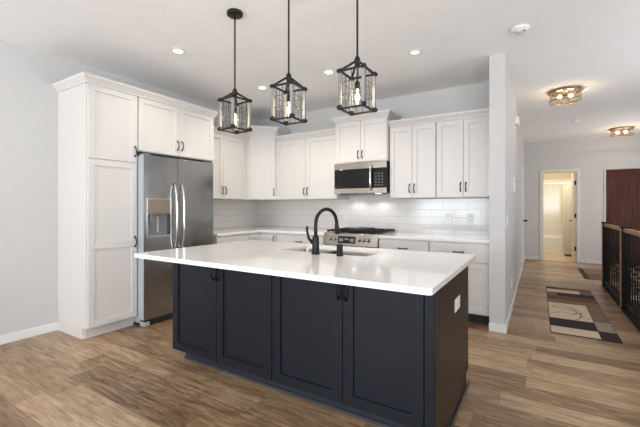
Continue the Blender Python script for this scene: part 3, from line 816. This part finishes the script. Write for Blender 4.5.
# ------------------------------------------------------------------ pendants
def pendant(x, label, drop_z=2.235, dz=0.0, turn=0.0):
    y = 2.04
    p = thing('pendant_light', label, 'pendant light', (x, y, ZC), turn, 'lantern pendants over the island')
    zt, zbm, h = 2.115 + dz - ZC, 1.878 + dz - ZC, .0805
    b = MB(); b.lathe((0, 0, 0), [(.001, 0), (.062, 0), (.062, -.022), (.058, -.026), (.001, -.026)], 28); b.cyl((0, 0, -.045), .011, .02, 'z', 12); b.build('canopy', M['bronze'], p)
    zh = drop_z - ZC
    MB().cyl((0, 0, zh), .0065, -zh-.03, 'z', 10).build('rod', M['bronze'], p)
    b = MB(); b.lathe((0, 0, zh-.055), [(.001, 0), (.016, 0), (.019, .012), (.019, .040), (.012, .055), (.007, .062), (.001, .063)], 16)
    for sx in (-1, 1):
        for sy in (-1, 1):
            b.tube([(sx*.010, sy*.010, zh-.03), (sx*h, sy*h, zt+.004)], .0075, 8)
    b.build('hub', M['bronze'], p)
    for sx in (-1, 1):
        for sy in (-1, 1):
            s = MB(); s.box(sx*h-.009, sx*h+.009, sy*h-.009, sy*h+.009, zbm+.016, zt-.012); s.build('post', M['post'], p)
    for z, nm in ((zt, 'top_frame'), (zbm, 'bottom_frame')):
        b = MB()
        for sx in (-1, 1):
            for sy in (-1, 1):
                b.box(sx*h-.0125, sx*h+.0125, sy*h-.0125, sy*h+.0125, z-.014 if z == zt else z-.005, z+.012 if z == zt else z+.022)
                b.sphere((sx*(h+.008), sy*(h+.008), z+.008 if z == zbm else z), .0125, 6)
        for s in (-1, 1):
            b.box(-h, h, s*h-.0055, s*h+.0055, z-.005, z+.006); b.box(s*h-.0055, s*h+.0055, -h, h, z-.005, z+.006)
        b.build(nm, M['bronze'], p)
    for (ux, uy, ox, oy) in ((1, 0, 0, -1), (1, 0, 0, 1), (0, 1, -1, 0), (0, 1, 1, 0)):
        g = MB()
        for k in range(-1, 2):
            u = k*.046
            g.tube([(ux*u+ox*h, uy*u+oy*h, zbm), (ux*u+ox*h, uy*u+oy*h, zt)], .0018, 6)
        for z in (zbm+.085, zbm+.165):
            g.tube([(ux*-h+ox*h, uy*-h+oy*h, z), (ux*h+ox*h, uy*h+oy*h, z)], .0018, 6)
        g.build('wire_grid', M['wire'], p)
    b = MB(); b.cyl((0, 0, zt-.065), .0045, zh-.03-(zt-.065), 'z', 8); b.lathe((0, 0, zt-.105), [(.001, 0), (.015, 0), (.016, .006), (.016, .042), (.008, .052), (.001, .052)], 16); b.build('socket', M['bronze'], p)
    b = MB(); z = zt-.096
    b.lathe((0, 0, z), [(.010, 0), (.012, -.012), (.020, -.040), (.0215, -.058), (.016, -.085), (.006, -.104), (.001, -.108)], 18); bl = b.build('bulb', M['bulbglass'], p)
    f = MB(); f.tube([(0, 0, z-.005), (.005, 0, z-.03), (-.004, .003, z-.06), (.004, -.002, z-.085)], .0042, 8); f.build('filament', M['fil'], bl)
    l = lamp('pendant_glow', 'POINT', (x, y, ZC+z-.05), 2.4, (1, .86, .68), shadow_soft_size=.02)
    return p
pendant(-2.045, 'black lantern pendant light, leftmost of three, nearest the refrigerator', 2.198, -.008, math.radians(-7))
pendant(-1.515, 'black lantern pendant light in the middle of the three', 2.217, 0, math.radians(2))
pendant(-.975, 'black lantern pendant light, rightmost of three, in front of the microwave cabinet', 2.215)

# ------------------------------------------------------------------ ceiling fittings
def downlight(x, y, label, on=True, e=34):
    t = thing('recessed_light', label, 'ceiling light', (x, y, ZC), 0, 'recessed ceiling lights')
    b = MB(); b.lathe((0, 0, 0), [(.043, -.001), (.045, -.006), (.072, -.006), (.080, -.001)], 32, False)
    b.build('trim_ring', M['plastic'], t)
    b = MB(); b.lathe((0, 0, 0), [(.001, -.003), (.044, -.003)], 28, False); b.build('lens', M['led'] if on else M['leddim'], t)
    lamp('downlight_beam', 'SPOT', (x, y, ZC-.02), e, (1, .93, .83), (0, 0, 0), spot_size=2.5, spot_blend=.7, shadow_soft_size=.03)
    return t
downlight(-3.03, 2.25, 'lit recessed ceiling light in front of the pantry', True, 17)
downlight(-3.03, 3.51, 'lit recessed ceiling light near the corner cabinet, behind the left pendant')
downlight(-2.03, 3.50, 'lit recessed ceiling light between the middle and right pendants')
downlight(-1.04, 3.50, 'dim white recessed ceiling light right of the pendants', False, 3)

t = thing('smoke_detector', 'round white smoke detector on the ceiling near the top of the partition wall', 'smoke detector', (-.125, 3.50, ZC))
b = MB(); b.lathe((0, 0, 0), [(.066, -.001), (.068, -.012), (.060, -.022), (.050, -.026), (.045, -.036), (.001, -.038)], 28); b.build('housing', M['plastic'], t)
b = MB(); b.cyl((.03, -.02, -.042), .008, .006, 'z', 12); b.build('test_button', M['pewter'], t)
t = thing('smoke_detector', 'small white round detector on the hall ceiling between two glass ceiling lights', 'smoke detector', (.565, 7.72, ZC))
b = MB(); b.lathe((0, 0, 0), [(.060, -.001), (.062, -.020), (.052, -.035), (.001, -.037)], 24); b.build('housing', M['plastic'], t)

def flush(x, y, label):
    t = thing('flush_ceiling_light', label, 'ceiling light', (x, y, ZC), 0, 'glass drum ceiling lights')
    r, z1 = .178, -.145
    b = MB(); b.lathe((0, 0, 0), [(.001, -.001), (.197, -.001), (.200, -.010), (.180, -.016), (.001, -.018)], 40); b.build('ceiling_plate', M['brass'], t)
    b = MB(); b.lathe((0, 0, z1), [(r-.006, 0), (r+.004, 0), (r+.004, .012), (r-.006, .012), (r-.006, 0)], 40); b.lathe((0, 0, -.03), [(r-.004, 0), (r+.004, 0), (r+.004, .014), (r-.004, .014), (r-.004, 0)], 40)
    n = 8
    for k in range(n):
        a0, a1 = 2*PI*k/n, 2*PI*(k+1)/n
        P = lambda a, z: (r*math.cos(a), r*math.sin(a), z)
        b.tube([P(a0, z1+.006), P((a0+a1)/2, (z1-.02)/2), P(a1, -.02)], .0032, 6); b.tube([P(a1, z1+.006), P((a0+a1)/2, (z1-.02)/2), P(a0, -.02)], .0032, 6)
    b.build('cage', M['brass'], t)
    b = MB(); b.lathe((0, 0, 0), [(r-.014, -.018), (r-.014, z1+.008), (.001, z1+.008)], 40); b.build('glass_shade', M['frost'], t)
    for s in (-1, 1):
        q = MB(); q.cyl((s*.045, 0, -.055), .016, .04, 'z', 14); sk_ = q.build('socket', M['brass'], t)
        q = MB(); q.sphere((s*.062, 0, -.078), .027, 10); q.build('bulb', M['bulb'], t)
        lamp('hall_glow', 'POINT', (x+s*.062, y, ZC-.085), 15, (1, .80, .56), shadow_soft_size=.028)
    return t
flush(.310, 5.70, 'lit glass drum ceiling light in the hall, the nearer of two')
flush(1.400, 9.00, 'lit glass drum ceiling light by the front door, the farther of two')

# ------------------------------------------------------------------ hall wall fittings (partition, faces +x)
XH = XC1
def plate(name, y, z, wy, hz, dx, label, cat, parts=None):
    t = thing(name, label, cat, (XH, y, z))
    MB().box(0, dx, -wy/2, wy/2, -hz/2, hz/2).build('cover', M['plastic'], t, bevel=.004)
    return t
t = plate('door_chime', 5.95, 2.52, .16, .11, .045, 'white chime box high on the hall side of the partition wall', 'door chime')
MB().box(.045, .047, -.05, .05, -.03, .03).build('grille', M['trim'], t)
t = plate('wall_thermostat', 5.33, 1.56, .11, .20, .022, 'white upright control unit on the partition wall in the hall', 'thermostat')
MB().box(.022, .0235, -.04, .04, .02, .07).build('screen', M['disp'], t)
t = plate('light_switch', 4.18, 1.12, .12, .115, .006, 'white double light switch near the front end of the partition wall', 'light switch')
for s in (-1, 1): MB().box(.006, .010, s*.028-.016, s*.028+.016, -.033, .033).build('rocker', M['plastic'], t, bevel=.002)
o = outlet((XH, 5.0, .32), PI/2, 'white low outlet on the hall side of the partition wall')

# ------------------------------------------------------------------ bathroom
t = thing('bathtub', 'white bathtub seen through the open bathroom door', 'bathtub', (.475, 11.88, 0))
b = MB(); oo = rounded(-.384, 1.334, 11.50, 12.264, .02); ii = rounded(-.31, 1.26, 11.58, 12.19, .12); i3 = rounded(-.24, 1.19, 11.64, 12.13, .12)
b.loft([[(x, y, 0) for x, y in oo], [(x, y, .44) for x, y in oo], [(x, y, .44) for x, y in ii], [(x, y, .10) for x, y in i3]], caps=False)
b._face(b.bm.verts[-len(i3):]); b.build('tub_shell', M['tub'], t, world=True, bevel=.01)
t = thing('shower_rod', 'white rod across the bathtub opening holding the curtain', 'curtain rod', (.475, 11.54, 1.90))
MB().cyl((-.385, 11.54, 1.90), .018, 1.72, 'x', 14).build('rod', M['tub'], t, world=True)
t = thing('shower_curtain', 'white shower curtain gathered at the right side of the bathtub', 'curtain', (.72, 11.52, 0))
b = MB(); n = 60; A = []; Bv = []
for i in range(n+1):
    u = i/n; x = .575+.30*u; y = 11.47+.022*math.sin(u*2*PI*7)
    A.append((x, y)); Bv.append((x, y+.004))
ring = A + Bv[::-1]
b.loft([[(x, y, .14) for x, y in ring], [(x, y, 1.865) for x, y in ring]], smooth=False)
cloth = b.build('cloth', M['curtain'], t, world=True)
q = MB()
for i in range(7):
    a = [(.59+i*.045, 11.54+.028*math.sin(k/10*2*PI), 1.885+.03*math.cos(k/10*2*PI)) for k in range(11)]
    q.tube(a, .003, 6)
q.build('rings', M['chrome'], t, world=True)
t = thing('bath_mat', 'dark bath mat on the floor in front of the tub', 'bath mat', (.74, 11.30, 0))
MB().prism(rounded(.60, 1.15, 11.05, 11.42, .04), 0, .012).build('pile', M['rug_dark'], t, world=True)
lamp('bath_light', 'AREA', (.5, 10.9, ZC-.03), 30, (1.0, .88, .68), (0, 0, 0), shape='SQUARE', size=.4)

# ------------------------------------------------------------------ railing and stairs
RX = .925
rl = thing('stair_railing', 'black iron baluster railing with wooden top rail beside the stairwell', 'railing', (RX, 7.18, 0))
newels = (7.18, 5.70, 4.10, 2.40)
for y in newels:
    nb = MB().box(RX-.045, RX+.045, y-.045, y+.045, 0, 1.005).build('newel_post', M['railblack'], rl, world=True, bevel=.003)
    MB().box(RX-.055, RX+.055, y-.055, y+.055, 1.005, 1.025).build('cap', M['railblack'], nb, world=True, bevel=.004)
    MB().box(RX-.051, RX-.045, y-.030, y+.030, .02, 1.0).build('sheen_strip', M['rail'], nb, world=True)  # tan strip paints in the light reflected on the post's hall side
for ya, yb in zip(newels, newels[1:]):
    MB().box(RX-.032, RX+.032, yb+.046, ya-.046, .955, 1.0).build('top_rail', M['rail'], rl, world=True, bevel=.006)
    MB().box(RX-.022, RX+.022, yb+.046, ya-.046, .055, .095).build('bottom_rail', M['railblack'], rl, world=True, bevel=.003)
    n = round((ya-yb-.09)/.118); k0 = 0
    for k in range(1, n):
        y = yb + (ya-yb)*k/n
        g = MB(); g.box(RX-.006, RX+.006, y-.006, y+.006, .09, .96)
        if k % 2 == 0:
            for zc in (.40, .62):
                for s in range(4):      # little wrought basket
                    a = s*PI/2
                    g.tube([(RX+.026*math.sin(j/8*PI)*math.cos(a+j*.2), y+.026*math.sin(j/8*PI)*math.sin(a+j*.2), zc-.06+j*.015) for j in range(9)], .0035, 5)
        else:
            g.sphere((RX, y, .51), .017, 6); g.sphere((RX, y, .72), .013, 6); g.sphere((RX, y, .30), .013, 6)
            for sg in (-1, 1):          # scroll
                for zc in (.60, .42): g.tube([(RX, y+sg*(.008+.030*math.sin(j/9*PI)), zc-.05+j*.011) for j in range(10)], .0035, 5)
        g.build('baluster', M['railblack'], rl, world=True)
kb_ = MB().box(RX-.05, RX+.042, 2.4, 7.22, 0, .018).build('base_shoe', M['railblack'], rl, world=True)
st = thing('staircase', 'dark carpeted stairs descending in the stairwell behind the railing', 'staircase', (1.6, 7.2, -1.4))
b = MB(); n = 14
for k in range(n):
    y1 = 7.28 - .25*k; b.box(.985, 2.29, y1-.25, y1, -2.9, -.19*(k+1))
b.build('steps', M['carpet'], st, world=True)

# ------------------------------------------------------------------ rugs
def rug(name, label, x0, x1, y0, y1, pieces, frame):
    t = thing(name, label, 'rug', ((x0+x1)/2, (y0+y1)/2, 0))
    names = ['rug_tan', 'rug_cream', 'rug_brown', 'rug_dark', 'rug_olive']
    b = MB(); b.mi = 3; b.box(x0, x1, y0, y1, 0, .006)
    for (a, c, d, e_, m) in pieces:
        b.mi = names.index(m); b.box(a, c, d, e_, .006, .009)
    if frame:
        b.mi = 2
        for path, r in frame:
            for (p, q) in zip(path, path[1:]):
                dx, dy = q[0]-p[0], q[1]-p[1]; L_ = math.hypot(dx, dy); nx, ny = -dy/L_*r, dx/L_*r
                b.loft([[(p[0]-nx, p[1]-ny, .0088), (p[0]+nx, p[1]+ny, .0088), (q[0]+nx, q[1]+ny, .0088), (q[0]-nx, q[1]-ny, .0088)],
                        [(p[0]-nx, p[1]-ny, .0098), (p[0]+nx, p[1]+ny, .0098), (q[0]+nx, q[1]+ny, .0098), (q[0]-nx, q[1]-ny, .0098)]])
    b.build('pile', [M[k] for k in names], t, world=True)
    return t
def arc(cx, cy, rx, ry, a0, a1, n=10): return [(cx+rx*math.cos(math.radians(a0+(a1-a0)*k/n)), cy+ry*math.sin(math.radians(a0+(a1-a0)*k/n))) for k in range(n+1)]
leaf = [(arc(.24, 5.10, .19, .34, -50, 80), .0055), (arc(.20, 5.16, .19, .20, -40, 70), .0035), (arc(.33, 5.42, .16, .16, 180, 290), .0035), ([(.14, 5.02), (.24, 5.12), (.36, 5.08), (.47, 5.18)], .0035), ([(.16, 5.36), (.28, 5.44), (.40, 5.36)], .0035), ([(.36, 5.30), (.44, 5.02), (.50, 4.92)], .0035)]
leaf = [([(px, py) for px, py in p], r) for p, r in leaf]
rug('runner_rug', 'patterned brown, cream and black runner rug with leaf motif on the hall floor', .112, .672, 4.255, 6.655, [
    (.118, .255, 6.50, 6.645, 'rug_dark'), (.258, .666, 6.50, 6.645, 'rug_brown'),
    (.118, .52, 6.28, 6.495, 'rug_cream'), (.523, .666, 6.28, 6.495, 'rug_tan'),
    (.118, .235, 6.05, 6.275, 'rug_tan'),
    (.118, .666, 5.80, 6.045, 'rug_brown'), (.118, .666, 5.60, 5.79, 'rug_tan'),
    (.118, .518, 4.83, 5.585, 'rug_cream'), (.522, .666, 4.88, 5.585, 'rug_tan'),
    (.522, .666, 4.53, 4.87, 'rug_olive'),
    (.118, .515, 4.265, 4.49, 'rug_cream')], leaf)
rug('door_mat', 'small brown mat with dark edge on the floor by the front door', .700, 1.40, 7.72, 8.98, [
    (.78, 1.39, 8.40, 8.97, 'rug_tan'), (.78, 1.39, 7.90, 8.38, 'rug_brown'), (.78, 1.39, 7.74, 7.88, 'rug_tan')], None)
t = thing('door_stop', 'tiny door stop on the baseboard right of the bathroom door', 'door stop', (.90, YE-.014, .05))
MB().tube([(0, 0, 0), (0, -.05, 0), (0, -.06, 0)], [.006, .006, .010], 10).build('spring', M['chrome'], t)
